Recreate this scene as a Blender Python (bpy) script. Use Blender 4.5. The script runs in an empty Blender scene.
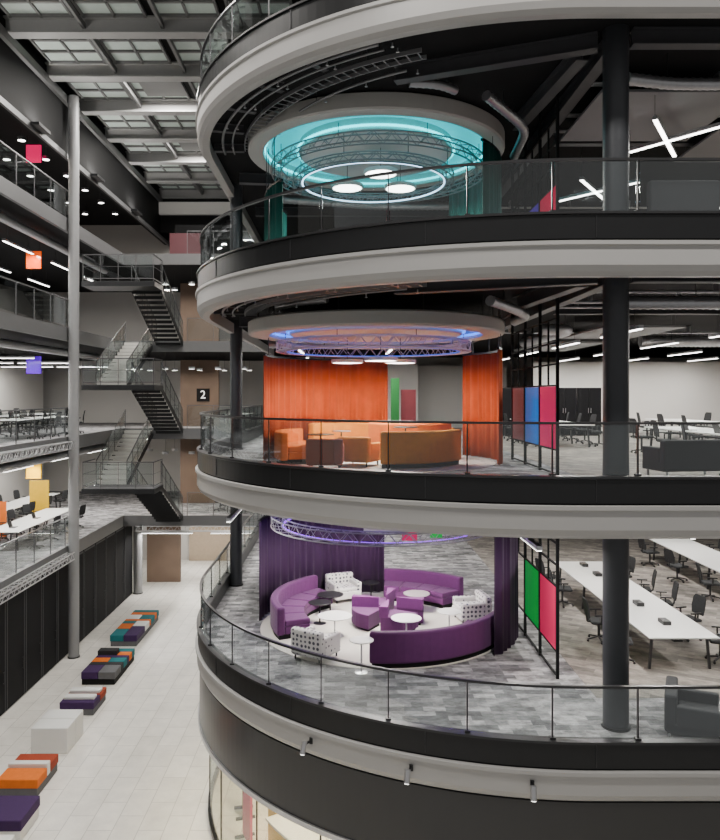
import bpy, math, random
from mathutils import Vector
random.seed(4)
PI=math.pi
S=bpy.context.scene
COL=S.collection
def rad(a): return a*PI/180
EYE=10.1
F={0:0.0,1:4.2,2:8.4,3:12.6,4:16.8}
TOP=4.0
LV={0:'ground level',1:'purple level',2:'orange level',3:'teal level',4:'top level'}
ORD=['first','second','third','fourth','fifth','sixth','seventh','eighth','ninth','tenth','eleventh','twelfth']
# ------------------------------------------------------------------ materials
MATS={}
def mat(name,col,rough=0.5,metal=0.0,var=0.12,scale=6.0,emit=None,es=0.0,bump=0.0,sheen=0.0,spec=0.5):
    if name in MATS: return MATS[name]
    m=bpy.data.materials.new(name); m.use_nodes=True
    nt=m.node_tree; b=nt.nodes['Principled BSDF']
    tc=nt.nodes.new('ShaderNodeTexCoord'); no=nt.nodes.new('ShaderNodeTexNoise'); no.inputs['Scale'].default_value=scale; no.inputs['Detail'].default_value=4
    nt.links.new(tc.outputs['Object'],no.inputs['Vector'])
    mx=nt.nodes.new('ShaderNodeMix'); mx.data_type='RGBA'
    mx.inputs[6].default_value=(*[c*(1-var) for c in col],1); mx.inputs[7].default_value=(*[min(1,c*(1+var)) for c in col],1)
    nt.links.new(no.outputs['Fac'],mx.inputs[0]); nt.links.new(mx.outputs[2],b.inputs['Base Color'])
    b.inputs['Roughness'].default_value=rough; b.inputs['Metallic'].default_value=metal; b.inputs['Specular IOR Level'].default_value=spec
    if sheen: b.inputs['Sheen Weight'].default_value=sheen
    if emit: b.inputs['Emission Color'].default_value=(*emit,1); b.inputs['Emission Strength'].default_value=es
    if bump:
        bp=nt.nodes.new('ShaderNodeBump'); bp.inputs['Strength'].default_value=bump; bp.inputs['Distance'].default_value=0.01
        n2=nt.nodes.new('ShaderNodeTexNoise'); n2.inputs['Scale'].default_value=scale*20
        nt.links.new(tc.outputs['Object'],n2.inputs['Vector']); nt.links.new(n2.outputs['Fac'],bp.inputs['Height']); nt.links.new(bp.outputs['Normal'],b.inputs['Normal'])
    MATS[name]=m; return m
def tilemat(name,c1,c2,mortar,w,h,ms,rough,noise=0.0,rot=0.0,ns=1.6,nscale=(1,1,1)):
    m=bpy.data.materials.new(name); m.use_nodes=True; nt=m.node_tree; b=nt.nodes['Principled BSDF']
    tc=nt.nodes.new('ShaderNodeTexCoord'); mp=nt.nodes.new('ShaderNodeMapping'); mp.inputs['Rotation'].default_value=(0,0,rot)
    nt.links.new(tc.outputs['Object'],mp.inputs['Vector'])
    br=nt.nodes.new('ShaderNodeTexBrick'); br.inputs['Scale'].default_value=1
    br.inputs['Brick Width'].default_value=w; br.inputs['Row Height'].default_value=h; br.inputs['Mortar Size'].default_value=ms
    br.inputs['Color1'].default_value=(*c1,1); br.inputs['Color2'].default_value=(*c2,1); br.inputs['Mortar'].default_value=(*mortar,1)
    nt.links.new(mp.outputs['Vector'],br.inputs['Vector'])
    mp2=nt.nodes.new('ShaderNodeMapping'); mp2.inputs['Scale'].default_value=nscale; nt.links.new(mp.outputs['Vector'],mp2.inputs['Vector'])
    no=nt.nodes.new('ShaderNodeTexNoise'); no.inputs['Scale'].default_value=ns; no.inputs['Detail'].default_value=6; no.inputs['Roughness'].default_value=0.7
    nt.links.new(mp2.outputs['Vector'],no.inputs['Vector'])
    rp=nt.nodes.new('ShaderNodeMapRange'); rp.inputs[1].default_value=0.32; rp.inputs[2].default_value=0.68; rp.inputs[3].default_value=1-noise; rp.inputs[4].default_value=1+noise
    nt.links.new(no.outputs['Fac'],rp.inputs[0])
    mx=nt.nodes.new('ShaderNodeVectorMath'); mx.operation='SCALE'
    nt.links.new(br.outputs['Color'],mx.inputs[0]); nt.links.new(rp.outputs[0],mx.inputs['Scale'])
    nt.links.new(mx.outputs[0],b.inputs['Base Color']); b.inputs['Roughness'].default_value=rough
    MATS[name]=m; return m
def glassmat(name,tint=(0.9,0.93,0.925),refl=0.055,f=0.26):
    m=bpy.data.materials.new(name); m.use_nodes=True; nt=m.node_tree
    for n in list(nt.nodes): nt.nodes.remove(n)
    o=nt.nodes.new('ShaderNodeOutputMaterial'); t=nt.nodes.new('ShaderNodeBsdfTransparent'); t.inputs[0].default_value=(*tint,1)
    g=nt.nodes.new('ShaderNodeBsdfGlossy'); g.inputs['Roughness'].default_value=0.02; g.inputs[0].default_value=(0.95,0.97,1,1)
    lw=nt.nodes.new('ShaderNodeLayerWeight'); lw.inputs[0].default_value=0.35
    mr=nt.nodes.new('ShaderNodeMapRange'); mr.inputs[3].default_value=refl; mr.inputs[4].default_value=refl+f
    nt.links.new(lw.outputs['Facing'],mr.inputs[0])
    mx=nt.nodes.new('ShaderNodeMixShader'); nt.links.new(mr.outputs[0],mx.inputs[0]); nt.links.new(t.outputs[0],mx.inputs[1]); nt.links.new(g.outputs[0],mx.inputs[2])
    nt.links.new(mx.outputs[0],o.inputs[0]); MATS[name]=m; return m
def emat(name,col,s):
    return mat(name,tuple(min(1,c) for c in col),0.5,0,0.03,3,emit=col,es=s)
M_fascia=mat('fascia_grey',(0.44,0.432,0.425),0.36,0.0,0.04,1.2)
M_dark=mat('dark_metal',(0.018,0.0185,0.02),0.36,0.3,0.1)
M_rail=mat('rail_metal',(0.05,0.05,0.053),0.32,0.5,0.1)
M_railp=mat('stair_rail_metal',(0.13,0.13,0.135),0.35,0.5,0.1)
M_black=mat('black_paint',(0.006,0.006,0.0065),0.7,0,0.1,spec=0.2)
M_panel=mat('panel_black',(0.009,0.009,0.0105),0.75,0.0,0.15,1.5,spec=0.2)
M_strip=mat('panel_strip',(0.06,0.06,0.064),0.6,0.0,0.1,spec=0.3)
M_drum=mat('drum_dark_grey',(0.045,0.045,0.047),0.28,0.3,0.06,0.8)
M_soffit=mat('soffit_dark',(0.014,0.014,0.015),0.85,0,0.2,1,spec=0.2)
M_col=mat('column_paint',(0.05,0.053,0.06),0.4,0.2,0.06)
M_colL=mat('column_grey',(0.27,0.27,0.275),0.45,0.1,0.06)
M_edge=mat('slab_edge_grey',(0.13,0.13,0.133),0.45,0.1,0.06)
M_steel=mat('steel_beam',(0.085,0.085,0.092),0.45,0.2,0.1)
M_alu=mat('aluminium',(0.55,0.55,0.57),0.3,0.8,0.08)
M_truss=mat('truss_grey',(0.30,0.30,0.31),0.35,0.5,0.08)
M_duct=mat('duct_silver',(0.5,0.5,0.52),0.35,0.8,0.15,9)
M_pipe=mat('pipe_grey',(0.3,0.3,0.31),0.4,0.5,0.1)
M_white=mat('white_laminate',(0.76,0.76,0.74),0.4,0,0.03)
M_wall=mat('white_wall',(0.66,0.64,0.61),0.7,0,0.05,0.6)
M_wallg=mat('grey_wall',(0.13,0.125,0.12),0.7,0,0.12,0.6)
M_brown=mat('brown_wall',(0.15,0.10,0.07),0.6,0,0.25,1.2)
M_disc=mat('disc_pale',(0.52,0.51,0.48),0.5,0,0.04,1.5)
M_discd=mat('disc_grey',(0.22,0.22,0.225),0.5,0,0.04,1.5)
M_coveT=mat('cove_glow_turquoise',(0.0,0.55,0.6),0.6,0,0.02,1.5,emit=(0.0,0.5,0.56),es=0.75)  # cove colours and emission carry the glow of the light tubes
M_coveB=mat('cove_glow_blue',(0.3,0.42,0.8),0.6,0,0.02,1.5,emit=(0.04,0.16,0.8),es=0.35)
M_coveP=mat('cove_glow_violet',(0.4,0.25,0.8),0.6,0,0.02,1.5,emit=(0.2,0.04,0.8),es=0.3)
M_screen=mat('black_plastic',(0.014,0.014,0.015),0.35,0,0.05)
M_mesh=mat('charcoal_fabric',(0.022,0.023,0.025),0.9,0,0.15,20,bump=0.3)
M_sofad=mat('graphite_fabric',(0.04,0.041,0.046),0.85,0,0.15,20,bump=0.3)
M_purple=mat('plum_fabric',(0.085,0.010,0.090),0.8,0,0.15,8,bump=0.3,sheen=0.1)
M_lilac=mat('lilac_fabric',(0.13,0.022,0.135),0.8,0,0.1,8,bump=0.3)
M_purpled=mat('deep_purple_fabric',(0.04,0.012,0.075),0.85,0,0.15,8,bump=0.3)
M_orange=mat('orange_fabric',(0.70,0.15,0.006),0.85,0,0.15,8,bump=0.3)
M_amber=mat('amber_fabric',(0.78,0.28,0.01),0.85,0,0.15,8,bump=0.3)
M_rust=mat('rust_fabric',(0.32,0.04,0.01),0.85,0,0.15,8,bump=0.3)
M_teal=mat('teal_fabric',(0.005,0.15,0.17),0.85,0,0.15,8,bump=0.3)
M_greyf=mat('grey_fabric',(0.12,0.12,0.127),0.9,0,0.15,8,bump=0.3)
M_curO=mat('orange_curtain',(0.45,0.066,0.006),0.85,0,0.25,3)
M_curP=mat('purple_curtain',(0.026,0.003,0.038),0.8,0,0.2,5,sheen=0.05)
M_curT=mat('teal_curtain',(0.003,0.12,0.10),0.8,0,0.2,5)
M_glass=glassmat('glass')
M_glassd=glassmat('ground_glass',(0.9,0.92,0.9),0.05,0.2)
M_lamp=emat('lamp_white',(1,0.97,0.92),12)
M_lamps=emat('lamp_soft',(1,0.97,0.92),5)
M_tealE=emat('teal_glow',(0.0,0.60,0.68),5)
M_blueE=emat('blue_glow',(0.03,0.20,1.0),2.6)
M_blueS=emat('blue_strip',(0.05,0.15,0.9),0.7)
M_purpE=emat('purple_glow',(0.25,0.04,1.0),3)
M_purpS=emat('purple_strip',(0.30,0.05,1.0),2.6)
M_iceE=emat('ice_glow',(0.5,0.75,1.0),4)
M_tile=tilemat('ground_tiles',(0.82,0.79,0.73),(0.75,0.72,0.66),(0.50,0.475,0.43),1.2,0.6,0.01,0.32,0.1,PI/2)
M_carpet=tilemat('carpet_planks',(0.36,0.35,0.355),(0.10,0.10,0.105),(0.2,0.2,0.2),0.42,0.2,0.0,0.95,0.65,0.0,ns=3.2,nscale=(1,1.8,1))
M_carpetB=tilemat('carpet_brown',(0.29,0.26,0.23),(0.14,0.127,0.115),(0.2,0.2,0.2),0.6,0.22,0.0,0.95,0.4,0.5,ns=2.5,nscale=(1.2,2,1))
def dotmat(name,base,dot,scale,th):
    m=bpy.data.materials.new(name); m.use_nodes=True; nt=m.node_tree; b=nt.nodes['Principled BSDF']
    tc=nt.nodes.new('ShaderNodeTexCoord'); v=nt.nodes.new('ShaderNodeTexVoronoi'); v.inputs['Scale'].default_value=scale; v.inputs['Randomness'].default_value=0.25
    nt.links.new(tc.outputs['Object'],v.inputs['Vector'])
    r=nt.nodes.new('ShaderNodeValToRGB'); r.color_ramp.elements[0].position=th; r.color_ramp.elements[0].color=(*dot,1); r.color_ramp.elements[1].position=th+0.05; r.color_ramp.elements[1].color=(*base,1)
    nt.links.new(v.outputs['Distance'],r.inputs[0]); nt.links.new(r.outputs[0],b.inputs['Base Color']); b.inputs['Roughness'].default_value=0.9
    MATS[name]=m; return m
M_rug=dotmat('rug_dots',(0.56,0.53,0.48),(0.25,0.24,0.24),3.2,0.2)
M_dot=dotmat('dotted_fabric',(0.66,0.64,0.62),(0.08,0.08,0.1),9.0,0.3)
# ------------------------------------------------------------------ mesh builder
class MB:
    def __init__(s): s.v=[]; s.f=[]; s.sm=[]
    def add(s,vs,fs,smooth=False):
        n=len(s.v); s.v+= [tuple(v) for v in vs]; s.f+=[tuple(i+n for i in f) for f in fs]; s.sm+=[smooth]*len(fs); return s
    def box(s,x0,x1,y0,y1,z0,z1):
        return s.add([(x0,y0,z0),(x1,y0,z0),(x1,y1,z0),(x0,y1,z0),(x0,y0,z1),(x1,y0,z1),(x1,y1,z1),(x0,y1,z1)],
          [(0,3,2,1),(4,5,6,7),(0,1,5,4),(1,2,6,5),(2,3,7,6),(3,0,4,7)])
    def cb(s,c,d): return s.box(c[0]-d[0]/2,c[0]+d[0]/2,c[1]-d[1]/2,c[1]+d[1]/2,c[2]-d[2]/2,c[2]+d[2]/2)
    def bar(s,p,q,w,h):
        p=Vector(p);q=Vector(q);t=(q-p).normalized(); up=Vector((0,0,1)) if abs(t.z)<0.95 else Vector((0,1,0))
        a=t.cross(up).normalized(); b=a.cross(t).normalized(); vs=[]
        for e in (p,q):
            for i,j in ((-1,-1),(1,-1),(1,1),(-1,1)): vs.append(e+a*i*w/2+b*j*h/2)
        return s.add(vs,[(0,1,2,3),(7,6,5,4),(0,4,5,1),(1,5,6,2),(2,6,7,3),(3,7,4,0)])
    def path(s,pts,r,n=8,closed=False,rf=None):
        pts=[Vector(p) for p in pts]; m=len(pts); vs=[];fs=[]
        for i,p in enumerate(pts):
            a=pts[(i-1)%m] if (closed or i>0) else p; b=pts[(i+1)%m] if (closed or i<m-1) else p
            t=(b-a).normalized(); up=Vector((0,0,1)) if abs(t.z)<0.95 else Vector((0,1,0))
            u=t.cross(up).normalized(); w=u.cross(t).normalized(); rr=r if rf is None else r*rf(i)
            for k in range(n):
                an=2*PI*k/n; vs.append(p+u*math.cos(an)*rr+w*math.sin(an)*rr)
        for i in range(m if closed else m-1):
            j=(i+1)%m
            for k in range(n): fs.append((i*n+k,i*n+(k+1)%n,j*n+(k+1)%n,j*n+k))
        s.add(vs,fs,True)
        if not closed: s.add(vs[:n],[tuple(range(n))[::-1]]); s.add(vs[-n:],[tuple(range(n))])
        return s
    def tube(s,p,q,r,n=8): return s.path([p,q],r,n)
    def ring(s,c,r,z,tr,n=72,k=6): return s.path([(c[0]+r*math.cos(2*PI*i/n),c[1]+r*math.sin(2*PI*i/n),z) for i in range(n)],tr,k,True)
    def lathe(s,c,prof,n=32,closed=False):
        vs=[];fs=[];m=len(prof)
        for i in range(n):
            a=2*PI*i/n
            for r,z in prof: vs.append((c[0]+r*math.cos(a),c[1]+r*math.sin(a),c[2]+z))
        for i in range(n):
            j=(i+1)%n
            for k in range(m if closed else m-1):
                l=(k+1)%m; fs.append((i*m+k,j*m+k,j*m+l,i*m+l))
        return s.add(vs,fs,False)
    def cyl(s,c,r,h,n=24): return s.lathe(c,[(0.0001,0),(r,0),(r,h),(0.0001,h)],n)
    def arc(s,c,r0,r1,a0,a1,z0,z1,n=12):
        vs=[];fs=[]
        for i in range(n+1):
            a=rad(a0+(a1-a0)*i/n); ca,sa=math.cos(a),math.sin(a)
            for r,z in ((r0,z0),(r1,z0),(r1,z1),(r0,z1)): vs.append((c[0]+r*ca,c[1]+r*sa,c[2]+z))
        for i in range(n):
            for k in range(4): l=(k+1)%4; fs.append((i*4+k,i*4+l,i*4+4+l,i*4+4+k))
        fs.append((3,2,1,0)); e=n*4; fs.append((e,e+1,e+2,e+3))
        return s.add(vs,fs)
    def rows(s,rows,closed=True,smooth=False,caps=True):
        m=len(rows); n=len(rows[0]); vs=[p for r in rows for p in r]; fs=[]
        for k in range(m if closed else m-1):
            l=(k+1)%m
            for i in range(n-1): fs.append((k*n+i,k*n+i+1,l*n+i+1,l*n+i))
        if closed and caps: fs.append(tuple(k*n for k in range(m))); fs.append(tuple(k*n+n-1 for k in range(m))[::-1])
        return s.add(vs,fs,smooth)
    def build(s,name,m,parent=None,bevel=0,kind=None,seg=2):
        org=Vector((0,0,0))
        if parent:
            r=parent
            while r.parent: r=r.parent
            org=r.location
        me=bpy.data.meshes.new(name); me.from_pydata([(v[0]-org.x,v[1]-org.y,v[2]-org.z) for v in s.v],[],s.f)
        me.polygons.foreach_set('use_smooth',s.sm); me.update()
        me.materials.append(m); o=bpy.data.objects.new(name,me); COL.objects.link(o)
        if parent: o.parent=parent
        if bevel:
            b=o.modifiers.new('bevel','BEVEL'); b.width=bevel; b.segments=seg; b.limit_method='ANGLE'
        if kind: o['kind']=kind
        return o
def thing(name,label,cat,loc=(0,0,0),rz=0,group=None):
    o=bpy.data.objects.new(name,None); COL.objects.link(o); o.location=loc; o.rotation_euler=(0,0,rz); o.empty_display_size=0.2
    o['label']=label; o['category']=cat
    if group: o['group']=group
    return o
def tag(o,label,cat,group=None):
    o['label']=label; o['category']=cat
    if group: o['group']=group
    return o
def copy_tree(o,parent=None):
    c=o.copy(); COL.objects.link(c); c.parent=parent
    for ch in list(o.children): copy_tree(ch,c)
    return c
USED=set()
def inst(proto,loc,rz,label,group=None):
    """first use moves the prototype itself, later uses copy it"""
    if proto.name in USED: o=copy_tree(proto)
    else: o=proto; USED.add(proto.name)
    o.location=loc; o.rotation_euler=(0,0,rz); o['label']=label
    if group: o['group']=group
    elif 'group' in o: del o['group']
    return o
def area(name,parent,loc,sx,sy,energy,col=(1,0.965,0.91),disk=False,rot=(0,0,0)):
    l=bpy.data.lights.new(name,'AREA'); l.shape='ELLIPSE' if disk else 'RECTANGLE'; l.size=sx; l.size_y=sy; l.energy=energy; l.color=col
    o=bpy.data.objects.new(name,l); COL.objects.link(o); o.location=loc; o.rotation_euler=rot
    if parent: o.parent=parent
    return o
# ------------------------------------------------------------------ curved floor plates
CX,CY,R=4.03,19.6,7.75
YB=36.2; XE=24.0
def E(s,o=0.0):
    if s>=0: return (CX+s,CY-R+o)
    L=R*PI/2
    if s>=-L:
        a=1.5*PI+s/R; return (CX+(R-o)*math.cos(a),CY+(R-o)*math.sin(a))
    return (CX-R+o,CY+(-s-L))
SMIN=-(R*PI/2+YB-CY)
def spath(s0,s1):
    L=R*PI/2; pts=[s0]
    for i in range(61):
        t=-L+L*i/60
        if s0<t<s1: pts.append(t)
    pts.append(s1); return pts
def sweep(mb,prof,s0,s1,closed=True,smooth=False):
    ss=spath(s0,s1)
    return mb.rows([[(*E(s,o),z) for s in ss] for o,z in prof],closed,smooth)
def find_s(px,o=0.0):
    best=None
    for i in range(-1400,1200):
        s=i/100; x,y=E(s,o); p=345+750*x/y
        if best is None or abs(p-px)<best[0]: best=(abs(p-px),s)
    return best[1]
def slab(k,carpet):
    f=F[k]; pts=[E(s,0.1) for s in spath(SMIN,XE-CX)]+[(XE,46),(CX-R+0.1,46)]
    n=len(pts)
    for nm,z0,z1,m in (('floor',f-0.12,f,carpet),('ceiling',f-0.2,f-0.12,M_soffit)):
        mb=MB(); mb.add([(x,y,z0) for x,y in pts]+[(x,y,z1) for x,y in pts],[tuple(range(n))[::-1],tuple(range(n,2*n))]+[(i,(i+1)%n,n+(i+1)%n,n+i) for i in range(n)])
        o=mb.build(nm,m,None,kind='structure')
        if nm=='floor':
            fb=MB(); sweep(fb,[(0.0,f-0.05),(-0.04,f-0.06),(-0.04,f-0.12),(0.0,f-0.14),(0.0,f-0.44),(0.05,f-0.54),(0.14,f-0.60),(0.30,f-0.60),(0.30,f-0.3),(0.1,f-0.3),(0.1,f-0.05)],SMIN,XE-CX,True)
            fb.build('fascia',M_fascia,o)
            sb=MB(); sweep(sb,[(0.04,f-0.05),(0.04,f-0.02),(0.12,f-0.02),(0.12,f-0.05)],SMIN,XE-CX); sb.build('shadow_strip',M_black,o)  # black strip standing in for the shadow line below the kerb
            kb=MB(); sweep(kb,[(0.02,f-0.02),(0.02,f+0.36),(0.16,f+0.36),(0.16,f+0.0)],SMIN,XE-CX); kb.build('kerb',M_dark,o)
            lb=MB(); sweep(lb,[(-0.01,f+0.37),(-0.01,f+0.41),(0.18,f+0.41),(0.18,f+0.37)],SMIN,XE-CX); lb.build('kerb_cap',M_rail,o)
            for i in range(14):
                s=0.63-0.68+1.36*2*(i-8); 
                b=MB(); b.bar((*E(s,0.015),f+0.0),(*E(s,0.015),f+0.36),0.012,0.012); b.build('kerb_joint',M_rail,o)
for k in (1,2,3,4): slab(k,M_carpet)
for k in (1,2,3):
    b=MB(); b.box(4.9,23.5,14.6,45,F[k],F[k]+0.006); o=b.build('floor',M_carpetB,None,kind='structure')
def curved_rail(k):
    f=F[k]; t=thing('glass_railing','curved glass balustrade with thin dark handrail around the %s'%LV[k],'railing',(*E(0,0.09),f+0.41))
    P0=0.63; step=1.36; ks=range(-20,6)
    ss=[P0+step*i for i in ks if P0+step*i>SMIN]
    hb=MB(); sweep(hb,[(0.06,f+1.23),(0.06,f+1.27),(0.12,f+1.27),(0.12,f+1.23)],ss[0],ss[-1]); hb.build('handrail',M_rail,t)
    for s in ss:
        x,y=E(s,0.09); b=MB()
        b.bar((x,y,f+0.41),(x,y,f+1.24),0.022,0.045); b.cb((x,y,f+0.43),(0.09,0.09,0.03)); b.build('post',M_rail,t)
    for i in range(len(ss)-1):
        b=MB(); n=5; a0,a1=ss[i]+0.03,ss[i+1]-0.03
        st=[a0+(a1-a0)*j/n for j in range(n+1)]
        b.rows([[(*E(s,o),z) for s in st] for o,z in ((0.085,f+0.43),(0.095,f+0.43),(0.095,f+1.22),(0.085,f+1.22))]); b.build('glass_panel',M_glass,t)
for k in (1,2,3,4): curved_rail(k)
# ------------------------------------------------------------------ ground shell
b=MB(); b.box(-24,24,4,46,-0.2,0); b.build('floor',M_tile,None,kind='structure')
b=MB(); sweep(b,[(0.06,2.4),(0.06,3.62),(0.2,3.62),(0.2,2.4)],SMIN,18); o=b.build('wall_drum',M_drum,None,kind='structure')
b=MB(); sweep(b,[(0.02,2.3),(0.02,2.4),(0.5,2.4),(0.5,2.3)],SMIN,18); b.build('trim_ring',M_alu,o)
t=thing('curved_shopfront','curved ground level glass wall under the dark drum','glass wall',(*E(0,0.3),0))
b=MB(); sweep(b,[(0.26,0.0),(0.26,0.12),(0.36,0.12),(0.36,0.0)],SMIN,12); b.build('sill',M_dark,t)
st=[-24+1.9*i for i in range(19)]
for i in range(len(st)-1):
    b=MB(); q=[st[i]+(st[i+1]-st[i])*j/6 for j in range(7)]
    b.rows([[(*E(s,o),z) for s in q] for o,z in ((0.30,0.12),(0.32,0.12),(0.32,2.29),(0.30,2.29))]); b.build('pane',M_glassd,t)
    b=MB(); x,y=E(st[i],0.31); b.bar((x,y,0.12),(x,y,2.29),0.03,0.04); b.build('mullion',M_dark,t)
G0=(CX,CY,0)
t=thing('reception_counter','curved yellow counter behind the ground level glass','counter',(-1.2,15.3,0))
b=MB(); b.arc(G0,6.1,6.6,212,236,0,0.95,20); b.build('body',mat('yellow_paint',(0.8,0.5,0.01),0.5),t,0.02)
b=MB(); b.arc(G0,6.0,6.7,211,237,0.95,1.0,20); b.build('worktop',M_white,t)
b=MB(); b.arc(G0,4.6,4.75,150,262,0,3.9,50); b.build('wall_reception',mat('warm_wall',(0.7,0.5,0.16),0.7),None,kind='structure')
def gscreen(ang,r,w,h,m,label):
    a=rad(ang); x,y=CX+r*math.cos(a),CY+r*math.sin(a); t=thing('graphic_screen',label,'screen',(x,y,0))
    b=MB(); b.arc(G0,r,r+0.06,ang-w,ang+w,0.05,h,8); b.build('panel',m,t)
    for s in (-0.7,0.7): b=MB(); b.arc(G0,r-0.2,r+0.26,ang+w*(s-0.1),ang+w*(s+0.1),0,0.05,2); b.build('foot',M_dark,t)
gscreen(203,6.75,2.6,2.0,mat('magenta',(0.7,0.01,0.12),0.5),'magenta upright panel behind the ground level glass')
gscreen(193,6.6,3.0,1.9,mat('lime',(0.3,0.5,0.01),0.5),'lime green upright panel behind the ground level glass')
gscreen(209,6.4,1.6,1.6,mat('sun_yellow',(0.8,0.55,0.01),0.5),'bright yellow upright panel behind the ground level glass')
gscreen(246,6.9,2.5,1.5,mat('tealp',(0.01,0.3,0.3),0.5),'teal upright panel behind the ground level glass')
for a in (188,202,216,230,246):
    x,y=CX+6.2*math.cos(rad(a)),CY+6.2*math.sin(rad(a)); area('Area',None,(x,y,3.7),0.9,0.9,110,(1,0.84,0.55))
# ------------------------------------------------------------------ columns
def column(x,y,z0,z1,r,m,label):
    t=thing('column',label,'column',(x,y,z0))
    b=MB(); b.path([(x,y,z0+0.001),(x,y,z1)],r,28); b.build('shaft',m,t)
    b=MB(); b.cyl((x,y,z0),r+0.03,0.05,28); b.build('base_collar',M_dark,t)
for k in (1,2,3):
    column(4.82,13.35,F[k],F[k]+TOP,0.225,M_col,'thick dark round column behind the front railing of the %s'%LV[k])
    column(-3.38,23.3,F[k],F[k]+TOP,0.19,M_col,'slimmer dark round column by the left edge of the %s'%LV[k])
column(-10.45,28.9,0,21.6,0.2,M_colL,'tall grey round column rising through the atrium beside the stairs')
column(-10.55,38.2,0,3.7,0.22,M_colL,'grey round column on the ground under the far balcony')
column(-6.2,44.2,0,3.7,0.22,M_colL,'grey round column deep at the far ground end')
# ------------------------------------------------------------------ left building
XL=-10.8
def left_slab(k):
    f=F[k]
    b=MB(); b.box(-24,XL,12,46,f-0.12,f); o=b.build('floor',M_carpet,None,kind='structure')
    b=MB(); b.box(XL,XL+0.14,12,YB,f-0.42,f+0.1); b.build('fascia',M_edge,o)
    b=MB(); b.box(-24,XL,12,46,f-0.4,f-0.12); b.build('ceiling',M_soffit,None,kind='structure')
    b=MB(); b.box(XL,CX-R+0.08,YB,46,f-0.12,f); o=b.build('floor',M_carpet,None,kind='structure')
    b=MB(); b.box(XL,CX-R+0.05,YB-0.12,YB,f-0.42,f+0.1); b.build('fascia',M_edge,o)
    b=MB(); b.box(XL,CX-R+0.08,YB,46,f-0.4,f-0.12); b.build('ceiling',M_soffit,None,kind='structure')
for k in (1,2,3,4): left_slab(k)
def straight_rail(p,q,f,label,step=1.4,h=1.1):
    p=Vector(p);q=Vector(q); L=(q-p).length; n=max(1,round(L/step)); d=(q-p)/n
    t=thing('glass_railing',label,'railing',(p.x,p.y,f))
    b=MB(); b.bar((p.x,p.y,f+h),(q.x,q.y,f+h),0.04,0.04); b.build('handrail',M_railp,t)
    for i in range(n+1):
        c=p+d*i; b=MB(); b.bar((c.x,c.y,f),(c.x,c.y,f+h),0.03,0.03); b.build('post',M_railp,t)
        if i<n:
            e=c+d; u=d.normalized()*0.04; b=MB(); b.bar((c.x+u.x,c.y+u.y,f+0.56),(e.x-u.x,e.y-u.y,f+0.56),0.012,0.95); b.build('glass_panel',M_glass,t)
for k in (1,2,3,4):
    straight_rail((XL+0.07,13,0),(XL+0.07,30.2,0),F[k]+0.1,'straight glass balustrade along the left office edge of the %s'%LV[k])
    straight_rail((-7.6,YB-0.06,0),(CX-R-0.1,YB-0.06,0),F[k]+0.1,'short glass balustrade on the far end balcony of the %s'%LV[k],1.2)
b=MB(); b.box(-24,-23.8,4,46,0,22.1); b.build('wall_left',M_wall,None,kind='structure')
b=MB(); b.box(-24,24,46,46.2,0,22.1); b.build('wall_back',M_wall,None,kind='structure')
b=MB(); b.box(24,24.2,4,46,0,22.1); b.build('wall_right',M_wall,None,kind='structure')
b=MB(); b.box(XL-0.25,XL,4,46,19.3,22.1); o=b.build('wall_upper_left',M_black,None,kind='structure')
b=MB(); b.box(XL,XL+0.15,4,46,21.3,21.6); b.box(XL,XL+0.1,4,46,19.2,19.4); b.build('trim',M_edge,o)
b=MB(); b.box(XL,CX-R,43.8,44,19.6,22.1); b.build('wall_upper_back',M_black,None,kind='structure')
b=MB(); b.box(XL,CX-R,43.5,43.8,20.6,21.3); b.build('trim_back',emat('pale_glow_strip',(0.6,0.58,0.54),0.12),None,kind='structure')  # slight emission puts a lit look into the trim colour
for k in (1,2,3):
    b=MB(); b.box(8.5,23.9,34,34.2,F[k],F[k]+3.2); b.build('wall_office',M_wall,None,kind='structure')
    b=MB(); b.box(3.7,8.4,39,39.2,F[k],F[k]+3.2); b.build('wall_office_middle',M_wall,None,kind='structure')
    b=MB(); b.box(-17.9,-17.7,24,44,F[k],F[k]+3.2); b.build('wall_office_left',M_wall if k<3 else M_wallg,None,kind='structure')
    b=MB(); b.box(-9.0,-6.9,41,41.2,F[k],F[k]+3.6); b.build('wall_core',M_brown,None,kind='structure')
    b=MB(); b.box(-2.6,3.6,37,37.2,F[k],F[k]+3.2); b.build('wall_core_right',M_wallg if k==3 else M_wall,None,kind='structure')
b=MB(); b.box(-9.3,-5.0,41,41.2,F[4],F[4]+2.6); b.build('wall_core',M_black,None,kind='structure')
b=MB(); b.box(XL+0.1,-8.9,40.5,40.7,0,3.7); b.build('wall_ground_back',M_brown,None,kind='structure')
b=MB(); b.box(-9.5,-3.8,45.7,45.9,0,3.7); b.build('wall_ground_far',mat('warm_beige',(0.42,0.33,0.24),0.7),None,kind='structure')
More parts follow.
